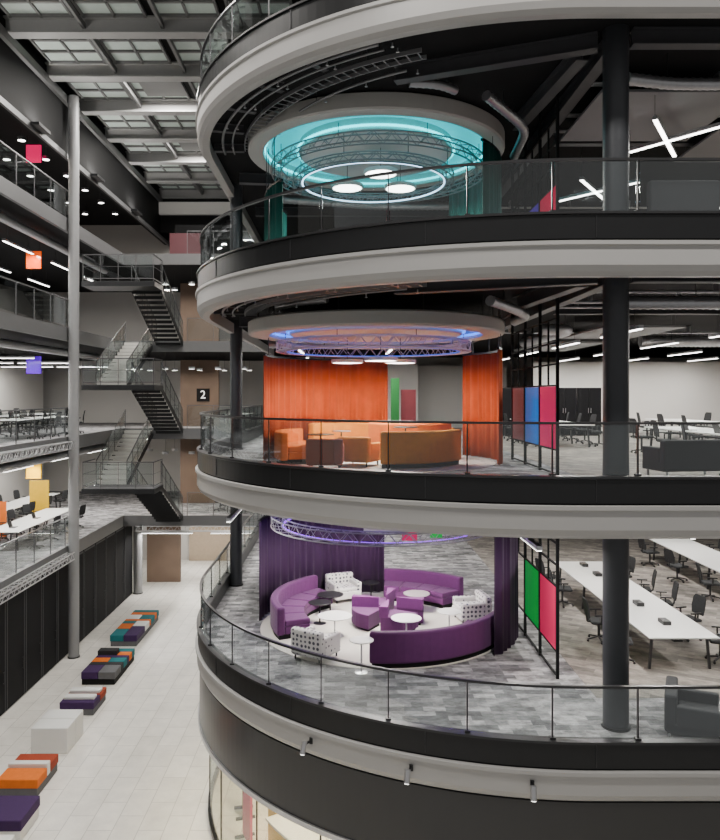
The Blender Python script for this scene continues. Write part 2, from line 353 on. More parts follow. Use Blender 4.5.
# roof
b=MB(); b.box(-24,24,4,46,22.1,22.3); roof=b.build('ceiling',M_black,None,kind='structure')
M_sky=mat('roof_panel_glow',(0.46,0.53,0.49),0.5,0.0,0.1,emit=(0.46,0.55,0.5),es=0.06)  # faint emission makes the panels look lit, no lamp behind them
M_roofb=mat('roof_beam_grey',(0.36,0.36,0.355),0.5,0,0.05)
M_roofd=mat('roof_beam_dark',(0.15,0.15,0.15),0.5,0,0.05)
yb=[17.3+3.3*i for i in range(9)]
for y in yb:
    b=MB(); b.box(XL,4,y-0.22,y+0.22,21.55,21.6); b.box(XL,4,y-0.04,y+0.04,21.6,22.06); b.box(XL,4,y-0.22,y+0.22,22.04,22.09); b.build('roof_beam',M_roofb,roof)
    for i in range(6):
        x0=XL+0.3+i*2.3
        for j in range(3):
            b=MB(); ya=y+0.42+0.84*j; b.box(x0,x0+1.95,ya,ya+0.7,22.0,22.06); b.build('roof_panel',M_sky,roof,0.02)
        b=MB()
        for xx in (x0,x0+0.975,x0+1.95): b.box(xx-0.04,xx+0.04,y+0.3,y+2.95,21.94,22.05)
        for yy in (y+0.35,y+1.19,y+2.03,y+2.87): b.box(x0,x0+1.95,yy-0.05,yy+0.05,21.94,22.05)
        b.build('panel_frame',M_roofd,roof)
b=MB()
for x in (-8.3,-5.8,-3.3): b.box(x-0.05,x+0.05,12,46,21.75,21.92)
b.build('purlin',M_roofd,roof)
pp=thing('folding_panel','x','wall panel',(0,0,0))
b=MB(); b.box(-0.05,0.05,-0.68,0.68,0.02,3.7); b.build('leaf',M_panel,pp,0.015)
b=MB(); b.box(0.05,0.07,-0.66,-0.62,0.05,3.66); b.box(0.05,0.07,0.62,0.66,0.05,3.66); b.box(0.05,0.07,-0.66,0.66,3.6,3.66); b.build('edge_strip',M_strip,pp)
b=MB(); b.tube((0.1,0.5,0.95),(0.1,0.5,1.35),0.012,6); b.box(0.05,0.11,0.49,0.51,0.97,0.99); b.box(0.05,0.11,0.49,0.51,1.31,1.33); b.build('handle',M_rail,pp)
for i in range(15):
    inst(pp,(XL-0.05,17.5+1.42*i,0),0,'full height black wall panel in the row along the left of the atrium floor','black panels along the atrium')
b=MB(); b.box(XL-0.16,XL-0.11,12,38.4,0,3.75); b.build('wall_ground_left',M_black,None,kind='structure')
# ------------------------------------------------------------------ trusses
def ring_truss(c,r,z,w,h,n,label,light=None,zs=None,m=None):
    m=m or M_truss
    t=thing('ring_truss',label,'truss',(c[0],c[1],z))
    b=MB()
    for rr,zz in ((r-w/2,0),(r+w/2,0),(r-w/2,h),(r+w/2,h)): b.ring(c,rr,z+zz,0.018)
    b.build('chord',m,t)
    b=MB()
    for i in range(n):
        a0=2*PI*i/n;a1=2*PI*(i+0.5)/n;a2=2*PI*(i+1)/n
        P=lambda rr,a,zz:(c[0]+rr*math.cos(a),c[1]+rr*math.sin(a),z+zz)
        for rr in (r-w/2,r+w/2):
            b.tube(P(rr,a0,0),P(rr,a1,h),0.009,4); b.tube(P(rr,a1,h),P(rr,a2,0),0.009,4)
        b.tube(P(r-w/2,a0,h),P(r+w/2,a1,h),0.009,4); b.tube(P(r+w/2,a1,0),P(r-w/2,a2,0),0.009,4)
    b.build('lacing',m,t)
    for i in range(8):
        b=MB(); a=2*PI*(i+0.5)/8; x,y=c[0]+r*math.cos(a),c[1]+r*math.sin(a); b.tube((x,y,z+h),(x,y,zs),0.008,4); b.build('hanger_cable',M_rail,t)
    if light: b=MB(); b.ring(c,r-w/2-0.05,z,0.02); b.build('light_strip',light,t)
    return t
PC=(0.95,19.2); DC=(0.78,19.2); TC=(0.72,19.2)
def disc(k,zb,emi,cove,label,hh,ro,ri,inner,dp=0.24):
    z=F[k]+zb; t=thing('ceiling_disc',label,'ceiling canopy',(DC[0],DC[1],z))
    c=(DC[0],DC[1],z)
    b=MB(); b.lathe(c,[(ro,dp),(ro,0.0),(3.2,0.0),(3.24,0.04),(3.24,hh-0.04),(3.18,hh),(0.001,hh)],72); b.build('rim',M_disc,t)
    b=MB(); b.lathe(c,[(ri-0.05,dp),(ro+0.02,dp)],72); b.build('cove_ceiling_glow',cove,t)  # surface with the cove glow put into its material
    b=MB(); b.ring(c,ro-0.05,z+0.1,0.03); b.ring(c,ri+0.05,z+0.1,0.03); b.build('cove_light',emi,t)
    b=MB(); b.lathe(c,[(ri,dp),(ri,0.03),(ri-0.05,0.0),(0.001,0.0)],72); b.build('inner_disc',inner,t)
    top=F[k]+TOP
    if top-(z+hh)>0.03:
        for i in range(10):
            b=MB(); a=2*PI*i/10; b.tube((c[0]+3*math.cos(a),c[1]+3*math.sin(a),z+hh),(c[0]+3*math.cos(a),c[1]+3*math.sin(a),top),0.01,4); b.build('hanger_cable',M_rail,t)
disc(3,3.60,M_tealE,M_coveT,'large round ceiling canopy with bright teal cove on the teal level',0.39,2.85,1.95,M_disc,0.3)
disc(2,3.2,M_blueE,M_coveB,'large round pale ceiling canopy with blue cove on the orange level',0.34,2.7,2.2,M_disc)
disc(1,3.2,M_purpE,M_coveP,'round ceiling canopy with violet cove above the purple lounge',0.34,2.75,2.3,M_disc)
ring_truss((0.85,19.2),2.6,F[3]+3.1,0.22,0.22,40,'outer ring truss hung below the teal glowing canopy',None,F[3]+3.6)
ring_truss(TC,1.95,F[3]+2.9,0.18,0.18,30,'inner ring truss with a white light strip below the teal canopy',M_iceE,F[3]+3.6)
ring_truss(TC,2.35,F[2]+2.8,0.24,0.24,38,'ring truss hung below the blue canopy over orange curtains',M_blueS,F[2]+3.2,M_alu)
ring_truss((0.95,19.2),2.7,F[1]+2.6,0.26,0.26,38,'ring truss with violet light strip over the purple lounge',M_purpS,F[1]+3.2)
pl=thing('disc_pendant','x','pendant lamp',(0,0,0))
b=MB(); b.lathe((0,0,0),[(0.38,0.0),(0.42,0.0),(0.42,0.09),(0.0001,0.09)],32); b.build('shade',M_white,pl)
b=MB(); b.lathe((0,0,0),[(0.0001,0.0),(0.38,0.0),(0.38,0.02),(0.0001,0.02)],32); b.build('diffuser',M_lamp,pl)
b=MB(); b.tube((0,0,0.09),(0,0,0.66),0.008,5); b.build('cable',M_rail,pl)
area('Area',pl,(0,0,-0.01),0.8,0.8,110,(1,0.94,0.85),True)
for k,zz in ((3,2.94),(2,2.54),(1,2.54)):
    for dx,dy,w in ((0.1,-0.7,'nearest'),(-0.72,0.55,'left rear'),(0.68,0.6,'right rear')):
        inst(pl,(DC[0]+dx,DC[1]+dy,F[k]+zz),0,'%s of three glowing disc pendants in the canopy on the %s'%(w,LV[k]))
for k in (1,2):
    z=F[k]-0.32; x=XL+0.42; t=thing('edge_truss','silver lighting truss along the left office edge just under the %s rail'%LV[k],'truss',(x,13,z))
    b=MB()
    for dx,dz in ((-0.13,0),(0.13,0),(-0.13,0.26),(0.13,0.26)): b.tube((x+dx,14,z+dz),(x+dx,28.4,z+dz),0.022,6)
    b.build('chord',M_alu,t); b=MB()
    for i in range(36):
        y=14+0.4*i
        for dx in (-0.13,0.13): b.tube((x+dx,y,z),(x+dx,y+0.2,z+0.26),0.011,4); b.tube((x+dx,y+0.2,z+0.26),(x+dx,y+0.4,z),0.011,4)
        b.tube((x-0.13,y,z+0.26),(x+0.13,y+0.2,z+0.26),0.011,4)
    b.build('lacing',M_alu,t)
    for i in range(5): b=MB(); b.box(XL+0.14,x-0.12,15+3*i,15.08+3*i,z+0.1,z+0.16); b.build('bracket',M_dark,t)
t=thing('edge_truss','silver lighting truss along the far balcony above the ground floor','truss',(-8,YB-0.45,3.7))
b=MB()
for dy,dz in ((-0.12,0),(0.12,0),(0,0.22)): b.tube((-10.0,YB-0.45+dy,3.62+dz),(-4.2,YB-0.45+dy,3.62+dz),0.02,5)
for i in range(18):
    x=-10.0+0.31*i; b.tube((x,YB-0.57,3.62),(x+0.15,YB-0.45,3.84),0.01,4); b.tube((x+0.15,YB-0.45,3.84),(x+0.31,YB-0.57,3.62),0.01,4)
b.build('chord',M_alu,t); b=MB(); b.box(-9.8,-9.7,YB-0.4,YB-0.12,3.78,3.84); b.box(-5,-4.9,YB-0.4,YB-0.12,3.78,3.84); b.build('bracket',M_dark,t)
# ------------------------------------------------------------------ curtains
def curtain(k,a0,a1,r,z0,z1,m,label,waves=4.6):
    am=rad((a0+a1)/2); t=thing('curtain',label,'curtain',(PC[0]+r*math.cos(am),PC[1]+r*math.sin(am),F[k]))
    n=int(abs(a1-a0)*4); rows=[]
    for o in (0.0,0.012):
        for z,amp in ((F[k]+z0,1.0),(F[k]+z1,0.7)):
            row=[]
            for i in range(n+1):
                u=i/n; a=rad(a0+(a1-a0)*u); w=math.sin(u*abs(a1-a0)/waves*2*PI+0.9*math.sin(u*23))*0.05*amp*(0.75+0.25*math.sin(u*41))+math.sin(u*37)*0.015+o
                row.append((PC[0]+(r+w)*math.cos(a),PC[1]+(r+w)*math.sin(a),z))
            rows.append(row)
    b=MB(); b.rows([rows[0],rows[1],rows[3],rows[2]],True,True); b.build('drape',m,t)
    b=MB(); b.arc((PC[0],PC[1],F[k]),r-0.03,r+0.03,min(a0,a1),max(a0,a1),z1,z1+0.05,40); b.build('track',M_dark,t)
    for q in range(4):
        b=MB(); a=rad(a0+(a1-a0)*(q+0.5)/4); b.tube((PC[0]+r*math.cos(a),PC[1]+r*math.sin(a),F[k]+z1+0.05),(PC[0]+r*math.cos(a),PC[1]+r*math.sin(a),F[k]+TOP),0.01,4); b.build('hanger_rod',M_rail,t)
curtain(2,84,183,3.0,0.02,2.7,M_curO,'wide pleated orange curtain curving behind the orange lounge')
curtain(2,38,-24,2.98,0.02,2.8,M_curO,'narrow pleated orange curtain at the right side of the orange lounge')
curtain(1,86,174,3.2,0.02,2.6,M_curP,'wide pleated purple curtain curving behind the purple lounge')
curtain(1,12,-44,3.35,0.02,2.7,M_curP,'narrow pleated purple curtain at the right side of the purple lounge')
curtain(3,150,215,2.95,0.02,2.5,M_curT,'dark teal curtain at the left side of the teal level')
curtain(3,47,-42,2.95,0.02,3.35,M_curT,'dark teal curtain at the right side of the teal level')
# ------------------------------------------------------------------ lounge furniture
def curved_sofa(k,R1,a0,a1,m,label,n=4,depth=0.85,bh=0.78,pc=PC):
    am=rad((a0+a1)/2); f=F[k]+0.012; t=thing('curved_sofa',label,'sofa',(pc[0]+(R1-0.4)*math.cos(am),pc[1]+(R1-0.4)*math.sin(am),f))
    c=(pc[0],pc[1],f)
    b=MB(); b.arc(c,R1-depth+0.06,R1-0.06,a0+1,a1-1,0.0,0.12,16); b.build('plinth',M_black,t)
    b=MB(); b.arc(c,R1-0.2,R1,a0,a1,0.1,bh,20); b.build('backrest',m,t,0.05,seg=3)
    b=MB(); b.arc(c,R1-depth,R1-0.2,a0,a1,0.12,0.3,20); b.build('seat_base',m,t,0.02)
    d=(a1-a0)/n
    for i in range(n):
        b=MB(); b.arc(c,R1-depth-0.01,R1-0.21,a0+d*i+0.25,a0+d*(i+1)-0.25,0.3,0.44,6); b.build('seat_cushion',m,t,0.03,seg=3)
curved_sofa(1,2.85,130,206,M_purple,'curved plum sofa on the left of the purple lounge',5)
curved_sofa(1,3.05,38,86,M_purple,'curved plum sofa at the back of the purple lounge',4)
curved_sofa(1,3.1,262,334,M_purple,'curved plum sofa seen from behind at front of the purple lounge',5)
curved_sofa(2,2.75,145,205,M_orange,'curved orange sofa on the left of the orange lounge',4)
curved_sofa(2,2.1,266,335,M_amber,'large curved amber sofa seen from behind at front of the orange lounge',4,bh=0.85)
curved_sofa(2,2.7,38,78,M_amber,'curved amber sofa on the right back of the orange lounge',4)
curved_sofa(2,1.15,190,345,M_orange,'small round backed orange booth in the middle of the orange lounge',5,0.5,0.95,(1.75,20.4))
curved_sofa(2,1.0,20,160,M_amber,'small amber booth by the wide orange curtain',4,0.5,0.9,(-0.1,20.5))
b=MB(); b.cyl((PC[0],PC[1],F[1]),3.1,0.012,72); tag(b.build('round_rug',M_rug,None),'large pale round rug with dots under the purple lounge','rug')
b=MB(); b.cyl((PC[0],PC[1],F[2]),2.85,0.012,72); tag(b.build('round_rug',M_rug,None),'pale round rug under the orange lounge','rug')
def tub(m):
    t=thing('lounge_armchair','x','armchair',(0,0,0))
    b=MB(); b.box(-0.4,0.4,-0.38,0.4,0.1,0.32); b.build('seat_base',m,t,0.03)
    b=MB(); b.box(-0.28,0.28,-0.22,0.4,0.32,0.43); b.build('seat_cushion',m,t,0.04,seg=3)
    b=MB(); b.box(-0.42,0.42,-0.42,-0.22,0.12,0.7); b.build('backrest',m,t,0.06,seg=3)
    for s in (-1,1):
        b=MB(); b.box(min(s*0.28,s*0.42),max(s*0.28,s*0.42),-0.24,0.38,0.12,0.55); b.build('armrest',m,t,0.04,seg=3)
    for x in (-0.33,0.33):
        for y in (-0.33,0.33): b=MB(); b.tube((x,y,0),(x,y,0.11),0.02,8); b.build('leg',M_dark,t)
    return t
td=tub(M_dot)
f1=F[1]+0.013
def face(x,y): return math.atan2(PC[1]-y,PC[0]-x)-PI/2
for (x,y,w) in ((-0.05,21.6,'at the back left of the purple lounge'),(-0.65,16.85,'at the front left of the purple lounge'),(3.3,19.6,'at the right of the purple lounge by the curtain')):
    inst(td,(x,y,f1),face(x,y),'pale black dotted fabric armchair '+w)
tr=tub(M_rust); ta=tub(M_amber)
f2=F[2]+0.013
inst(tr,(-0.45,17.2,f2),face(-0.25,17.2)+0.5,'rust red armchair in front of the left orange sofa')
inst(ta,(0.35,18.0,f2),face(0.35,17.95),'amber armchair beside the large front amber sofa')
ps=thing('petal_seat','x','lounge seat',(0,0,0))
b=MB(); b.arc((0,0,0),0.12,0.82,-40,40,0.06,0.42,8); b.build('seat',M_purple,ps,0.05,seg=3)
b=MB(); b.arc((0,0,0),0.12,0.82,-42,-26,0.4,0.68,4); b.build('backrest',M_lilac,ps,0.04,seg=3)
b=MB(); b.arc((0,0,0),0.2,0.75,-38,38,0,0.06,8); b.build('plinth',M_black,ps)
for i,w in enumerate(('right','rear','left','front')):
    a=rad(20+90*i); inst(ps,(PC[0]+0.15+0.12*math.cos(a),PC[1]+0.15+0.12*math.sin(a),f1),a,'plum petal shaped low back seat, %s one of the central cluster'%w)
def round_table(x,y,f,h,r,m,label):
    t=thing('round_table',label,'side table',(x,y,f))
    b=MB(); b.lathe((x,y,f),[(0.0001,h-0.025),(r-0.01,h-0.025),(r,h-0.018),(r,h-0.004),(r-0.008,h),(0.0001,h)],36); b.build('tabletop',m,t)
    b=MB(); b.tube((x,y,f+0.012),(x,y,f+h-0.025),0.02,10); b.build('stem',M_alu if m is M_white else M_dark,t)
    b=MB(); b.lathe((x,y,f),[(0.0001,0),(r*0.55,0),(r*0.55,0.01),(0.03,0.025),(0.0001,0.025)],24); b.build('base',M_alu if m is M_white else M_dark,t)
M_tt=mat('taupe_laminate',(0.3,0.26,0.27),0.4)
round_table(1.45,17.75,f1,0.62,0.36,M_white,'white round side table right in front of the central plum seats')
round_table(0.35,15.95,F[1],0.7,0.26,M_white,'small white round table on the carpet beside the front plum sofa')
round_table(-0.25,18.35,f1,0.5,0.42,M_white,'white round low table by the left plum sofa')
round_table(-0.4,20.3,f1,0.5,0.36,M_dark,'black round low table by the rear end of the left plum sofa')
round_table(-0.65,19.35,f1,0.55,0.3,M_dark,'black small round table between the left plum sofa and white table')
round_table(1.95,20.4,f1,0.5,0.36,M_tt,'taupe round table in front of the back plum sofa')
round_table(2.6,18.7,f1,0.5,0.3,M_white,'white round table near the right dotted armchair')
round_table(0.75,21.6,f1,0.5,0.24,M_dark,'black round table at the left end of the back plum sofa')
round_table(-0.6,18.6,f2,0.72,0.34,M_dark,'dark round table left of the middle of the orange lounge')
round_table(1.75,20.55,f2,0.72,0.3,M_tt,'taupe round table inside the round orange booth')
round_table(-0.1,20.35,f2,0.72,0.26,M_tt,'taupe round table inside the small amber booth')
round_table(1.5,18.6,f2,0.9,0.3,M_dark,'dark taller round table behind the front amber sofa')
# ------------------------------------------------------------------ gridded partitions with coloured panes
def partition(k,cols,label):
    f=F[k]; x=4.42; ys=[15.6,17.0,18.4,19.8]; h=3.3
    t=thing('grid_partition',label,'partition',(x,17.7,f))
    for y in ys: b=MB(); b.box(x-0.03,x+0.03,y-0.03,y+0.03,f,f+TOP); b.build('post',M_black,t)
    for y in (16.3,17.7,19.1): b=MB(); b.box(x-0.018,x+0.018,y-0.018,y+0.018,f+1.9,f+h); b.build('mullion',M_black,t)
    for z in (0.05,0.55,1.9,2.35,2.8,h):
        b=MB(); b.box(x-0.02,x+0.02,ys[0],ys[-1],f+z-0.016,f+z+0.016); b.build('rail',M_black,t)
    for i,c in enumerate(cols):
        if c is None: continue
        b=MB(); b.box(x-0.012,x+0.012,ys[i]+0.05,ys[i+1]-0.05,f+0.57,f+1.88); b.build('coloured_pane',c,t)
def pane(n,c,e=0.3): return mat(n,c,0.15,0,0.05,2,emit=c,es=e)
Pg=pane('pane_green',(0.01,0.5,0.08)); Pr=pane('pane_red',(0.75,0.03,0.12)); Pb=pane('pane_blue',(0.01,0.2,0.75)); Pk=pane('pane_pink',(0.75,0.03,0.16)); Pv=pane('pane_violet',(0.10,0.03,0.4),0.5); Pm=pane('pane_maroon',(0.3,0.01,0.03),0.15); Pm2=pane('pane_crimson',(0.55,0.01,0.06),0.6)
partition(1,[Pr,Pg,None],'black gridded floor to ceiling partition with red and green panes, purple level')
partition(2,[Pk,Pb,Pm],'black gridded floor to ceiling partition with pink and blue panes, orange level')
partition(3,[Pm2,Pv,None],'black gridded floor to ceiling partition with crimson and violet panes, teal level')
def banner(x0,x1,y,z0,z1,k,m,label):
    t=thing('colour_banner',label,'banner',((x0+x1)/2,y,F[k]+z0))
    b=MB(); b.box(x0,x1,y-0.02,y+0.02,F[k]+z0,F[k]+z1); b.build('sheet',m,t,0.008)
    for x in (x0+0.08,x1-0.08): b=MB(); b.tube((x,y,F[k]+z1),(x,y,F[k]+TOP),0.008,4); b.build('hanger_rod',M_rail,t)
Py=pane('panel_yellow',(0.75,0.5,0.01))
banner(1.9,2.4,25,1.05,2.9,1,Pk,'pink banner hanging behind the back plum sofa')
banner(2.9,3.3,25.5,1.05,2.9,1,Pg,'green banner hanging behind the back plum sofa')
banner(7.4,7.9,24.6,1.2,2.8,1,Py,'yellow banner hanging beyond the nearest long desk, purple level')
banner(8.6,9.1,25.2,1.2,2.8,1,Pk,'pink banner hanging beyond the nearest long desk, purple level')
# ------------------------------------------------------------------ desks and chairs
def office_chair():
    t=thing('office_chair','x','office chair',(0,0,0))
    b=MB(); b.box(-0.24,0.24,-0.22,0.25,0.44,0.51); b.build('seat',M_mesh,t,0.03)
    b=MB(); rows=[(0.58,-0.25,0.2),(0.75,-0.27,0.23),(0.95,-0.31,0.21),(1.02,-0.33,0.16)]
    for i in range(3):
        (z0,y0,w0),(z1,y1,w1)=rows[i],rows[i+1]
        b.add([(-w0,y0,z0),(w0,y0,z0),(w0,y0-0.03,z0),(-w0,y0-0.03,z0),(-w1,y1,z1),(w1,y1,z1),(w1,y1-0.03,z1),(-w1,y1-0.03,z1)],[(0,3,2,1),(4,5,6,7),(0,1,5,4),(1,2,6,5),(2,3,7,6),(3,0,4,7)])
    b.build('backrest',M_mesh,t)
    b=MB(); b.tube((0,-0.1,0.44),(0,-0.27,0.46),0.02,6); b.tube((0,-0.27,0.46),(0,-0.29,0.7),0.02,6); b.build('back_support',M_dark,t)
    b=MB(); b.tube((0,0,0.09),(0,0,0.44),0.03,10); b.build('gas_stem',M_rail,t)
    b=MB()
    for i in range(5):
        a=2*PI*i/5; e=(0.29*math.cos(a),0.29*math.sin(a),0.065); b.bar((0,0,0.11),e,0.035,0.03)
    b.build('star_base',M_rail,t)
    for i in range(5):
        a=2*PI*i/5; e=(0.29*math.cos(a),0.29*math.sin(a)); b=MB(); b.tube((e[0]-0.02,e[1],0.028),(e[0]+0.02,e[1],0.028),0.028,8); b.build('caster',M_screen,t)
    for s in (-1,1):
        b=MB(); b.box(s*0.28-0.025,s*0.28+0.025,-0.15,0.12,0.66,0.69); b.bar((s*0.27,0,0.46),(s*0.28,0,0.66),0.03,0.03); b.build('armrest',M_screen,t)
    return t
oc=office_chair()
def bench_desk(x0,x1,y0,y1,f,label,cat='desk'):
    t=thing('bench_desk',label,cat,((x0+x1)/2,(y0+y1)/2,f))
    b=MB(); b.box(x0,x1,y0,y1,f+0.715,f+0.745); b.build('desktop',M_white,t,0.006)
    n=max(2,int((y1-y0)/2)+1)
    for i in range(n):
        y=y0+0.25+(y1-y0-0.5)*i/(n-1); b=MB()
        b.bar((x0+0.1,y,f),(x0+0.16,y,f+0.715),0.05,0.05); b.bar((x1-0.1,y,f),(x1-0.16,y,f+0.715),0.05,0.05); b.bar((x0+0.14,y,f+0.69),(x1-0.14,y,f+0.69),0.05,0.05); b.build('leg_frame',M_rail,t)
    b=MB(); b.box((x0+x1)/2-0.1,(x0+x1)/2+0.1,y0+0.3,y1-0.3,f+0.56,f+0.6); b.build('cable_tray',M_dark,t)
    return t
def desk_set(x0,x1,y0,y1,f,name,ny,lv,skipl=(),skipr=()):
    bench_desk(x0,x1,y0,y1,f,'long white bench desk, %s desk of the %s'%(name,lv))
    for i in range(ny):
        y=y0+(y1-y0)*(i+0.5)/ny
        if i not in skipl: inst(oc,(x0-0.36,y+random.uniform(-.1,.1),f),-PI/2+random.uniform(-.35,.35),'%s black task chair, left side of the %s desk, %s'%(ORD[i],name,lv))
        if i not in skipr: inst(oc,(x1+0.36,y+random.uniform(-.1,.1),f),PI/2+random.uniform(-.35,.35),'%s black task chair, right side of the %s desk, %s'%(ORD[i],name,lv))
fc=0.007
desk_set(6.45,7.95,15.9,23.2,F[1]+fc,'nearest office',5,LV[1],(2,))
desk_set(10.9,12.3,20.5,27.0,F[1]+fc,'far right office',3,LV[1])
desk_set(9.0,10.4,17.6,22.6,F[2]+fc,'right office',3,LV[2])
desk_set(6.6,8.0,24.0,30.0,F[2]+fc,'rear office',4,LV[2])
desk_set(12.0,13.4,24.0,30.0,F[2]+fc,'far right office',3,LV[2])
desk_set(-1.6,-0.4,27.5,33.5,F[2],'behind-the-curtain',3,LV[2])
desk_set(-13.6,-12.3,28.2,34.2,F[1],'left wing',4,LV[1])
desk_set(-16.2,-15.0,33.5,39.5,F[1],'deeper left wing',3,LV[1])
desk_set(-13.6,-12.3,28.2,34.2,F[2],'left wing',4,LV[2])
desk_set(-16.2,-15.0,33.5,39.5,F[2],'deeper left wing',3,LV[2])
desk_set(-6.0,-4.9,37.4,40.4,F[1],'far balcony',2,LV[1])
desk_set(-6.0,-4.9,37.4,40.4,F[2],'far balcony',2,LV[2])
pb=thing('power_box','x','power socket box',(0,0,0))
b=MB(); b.box(-0.09,0.09,-0.16,0.16,0,0.09); b.build('body',M_screen,pb,0.01)
b=MB(); b.box(-0.05,-0.02,-0.1,0.1,0.09,0.094); b.box(0.02,0.05,-0.1,0.1,0.09,0.094); b.build('socket',M_greyf,pb)
for i,y in enumerate((16.9,18.4,19.9,21.4,22.6)): inst(pb,(7.2,y,F[1]+fc+0.746),0,'%s black power box from the near end, middle of the nearest office desk'%ORD[i])
lp=thing('laptop','x','laptop',(0,0,0))
b=MB(); b.box(-0.16,0.16,-0.11,0.11,0,0.018); b.build('keyboard_base',M_screen,lp,0.003)
b=MB(); b.bar((0,0.11,0.018),(0,0.17,0.22),0.32,0.01); b.build('screen',M_screen,lp)
for i,(x,y,k) in enumerate(((9.3,18.5,2),(9.3,20.2,2),(6.95,25.2,2),(6.95,27.4,2),(-12.9,29.2,1),(-12.9,31.4,1),(-12.9,30.2,2),(-12.9,32.6,2))):
    inst(lp,(x,y,F[k]+(fc if x>0 else 0)+0.746),PI/2,'black open laptop, %s, %s desk of the %s'%('nearer one' if i%2==0 else 'further one',{9.3:'right office',6.95:'rear office',-12.9:'left wing'}[x],LV[k]))
def dark_sofa(w,bh,m,nn=2):
    t=thing('dark_sofa','x','sofa',(0,0,0))
    b=MB(); b.box(-w/2,w/2,-0.4,0.42,0.14,0.32); b.build('seat_base',m,t,0.02)
    for i in range(nn):
        b=MB(); x0=-w/2+0.16+(w-0.32)*i/nn; b.box(x0+0.01,x0+(w-0.32)/nn-0.01,-0.22,0.42,0.32,0.45); b.build('seat_cushion',m,t,0.03)
    b=MB(); b.box(-w/2,w/2,-0.44,-0.24,0.16,bh); b.build('backrest',m,t,0.04)
    for s in (-1,1): b=MB(); b.box(min(s*w/2,s*(w/2-0.15)),max(s*w/2,s*(w/2-0.15)),-0.25,0.42,0.16,min(bh-0.1,0.62)); b.build('armrest',m,t,0.03)
    for x in (-w/2+0.1,w/2-0.1):
        for y in (-0.36,0.36): b=MB(); b.box(x-0.02,x+0.02,y-0.02,y+0.02,0,0.15); b.build('leg',M_alu,t)
    return t
ds=dark_sofa(1.5,0.78,M_sofad)
inst(ds,(7.1,15.6,F[2]+fc),rad(8),'charcoal two seat sofa with its back to the railing on the orange level')
d1=dark_sofa(1.0,0.8,M_sofad,1); d1.name='dark_armchair'; d1['category']='armchair'
inst(d1,(6.05,13.05,F[1]),rad(-115),'charcoal armchair behind the front railing of the purple level')
hs=dark_sofa(1.3,1.45,M_sofad); inst(hs,(6.25,14.2,F[3]),rad(0),'high backed charcoal sofa behind the railing of the teal level')
cb=thing('storage_cabinet','x','cabinet',(0,0,0))
b=MB(); b.box(-0.5,0.5,-0.25,0.25,0.05,2.0); b.build('body',M_screen,cb,0.01)
for s in (-1,1):
    b=MB(); b.box(min(s*0.01,s*0.48),max(s*0.01,s*0.48),-0.275,-0.25,0.08,1.97); d=b.build('door',M_panel,cb)
    b=MB(); b.tube((s*0.05,-0.295,0.95),(s*0.05,-0.295,1.15),0.01,6); b.build('handle',M_alu,d)
b=MB(); b.box(-0.46,0.46,-0.2,0.2,0,0.05); b.build('plinth',M_black,cb)
for i,x in enumerate((7.0,8.05,9.1,10.15)): inst(cb,(x,31.4,F[2]+fc),0,'%s tall black cabinet from the left, at the back of the orange level'%ORD[i])
for i,x in enumerate((-2.6,-1.55)): inst(cb,(x,35.5,F[2]),0,'%s tall black cabinet from the left, behind the orange curtain'%ORD[i])
def screen(x0,x1,y,f,h,m,label):
    t=thing('upright_screen',label,'screen',((x0+x1)/2,y,f))
    b=MB(); b.box(x0,x1,y-0.03,y+0.03,f+0.06,f+h); b.build('panel',m,t,0.01)
    for x in (x0+0.08,x1-0.08): b=MB(); b.box(x-0.03,x+0.03,y-0.22,y+0.22,f,f+0.06); b.build('foot',M_dark,t)
screen(1.65,1.95,27,F[2],2.3,mat('green_wall',(0.01,0.16,0.03),0.7),'narrow green screen seen through the gap of the orange curtains')
screen(2.05,2.6,27.5,F[2],1.9,mat('red_grey',(0.2,0.03,0.04),0.6),'dull red screen seen through the gap of the orange curtains')
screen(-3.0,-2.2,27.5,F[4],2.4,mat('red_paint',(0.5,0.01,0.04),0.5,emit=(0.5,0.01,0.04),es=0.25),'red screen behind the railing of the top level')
screen(-9.0,-7.4,38.5,F[4],1.6,mat('maroon_paint',(0.06,0.01,0.015),0.5),'maroon screen on the far balcony of the top level')
screen(-14.9,-14.0,31.0,F[1],1.5,mat('orange_paint',(0.75,0.16,0.01),0.6),'orange screen between desks in the left wing of the purple level')
screen(-14.8,-13.9,35.2,F[1],1.9,mat('yellow_screen',(0.75,0.45,0.01),0.6),'yellow screen behind the left wing desk of the purple level')
# ------------------------------------------------------------------ ceiling fixtures
def linear(L,en,ch):
    t=thing('linear_light','x','ceiling light',(0,0,0))
    b=MB(); b.box(-0.05,0.05,-L/2,L/2,0.0,0.08); b.build('housing',M_alu,t)
    b=MB(); b.box(-0.04,0.04,-L/2+0.02,L/2-0.02,-0.015,0.0); b.build('diffuser',M_lamp,t)
    for s in (-1,1): b=MB(); b.tube((0,s*L*0.35,0.08),(0,s*L*0.35,ch),0.006,4); b.build('cable',M_rail,t)
    area('Area',t,(0,0,-0.02),0.08,L-0.1,en)
    return t
ll=linear(2.6,135,0.82); lk=linear(2.6,140,0.7)
def lrow(p,xs,ys,k,grp,lab,z=3.18,rz=0):
    for x in xs:
        for y in ys: inst(p,(x,y,F[k]+z),rz,lab,grp)
lrow(ll,(6.6,9.4,12.2,15.0),(18,22.5,27,31.5),2,'linear lights over the orange level desks','slim white linear ceiling light over the desks of the orange level')
lrow(ll,(6.6,10.5,14),(15.5,20,25),1,'unseen linear lights over the purple level desks','unseen slim white linear ceiling light over the desks of the purple level')  # row hidden behind the slab edge, placed purely for lighting
lrow(ll,(-1.5,1.5),(25.6,31),2,'linear lights behind the orange curtain','slim white linear ceiling light behind the orange curtain')
lrow(ll,(-1.5,1.5),(26.5,31),1,'linear lights behind the purple curtain','slim white linear ceiling light behind the purple curtain')
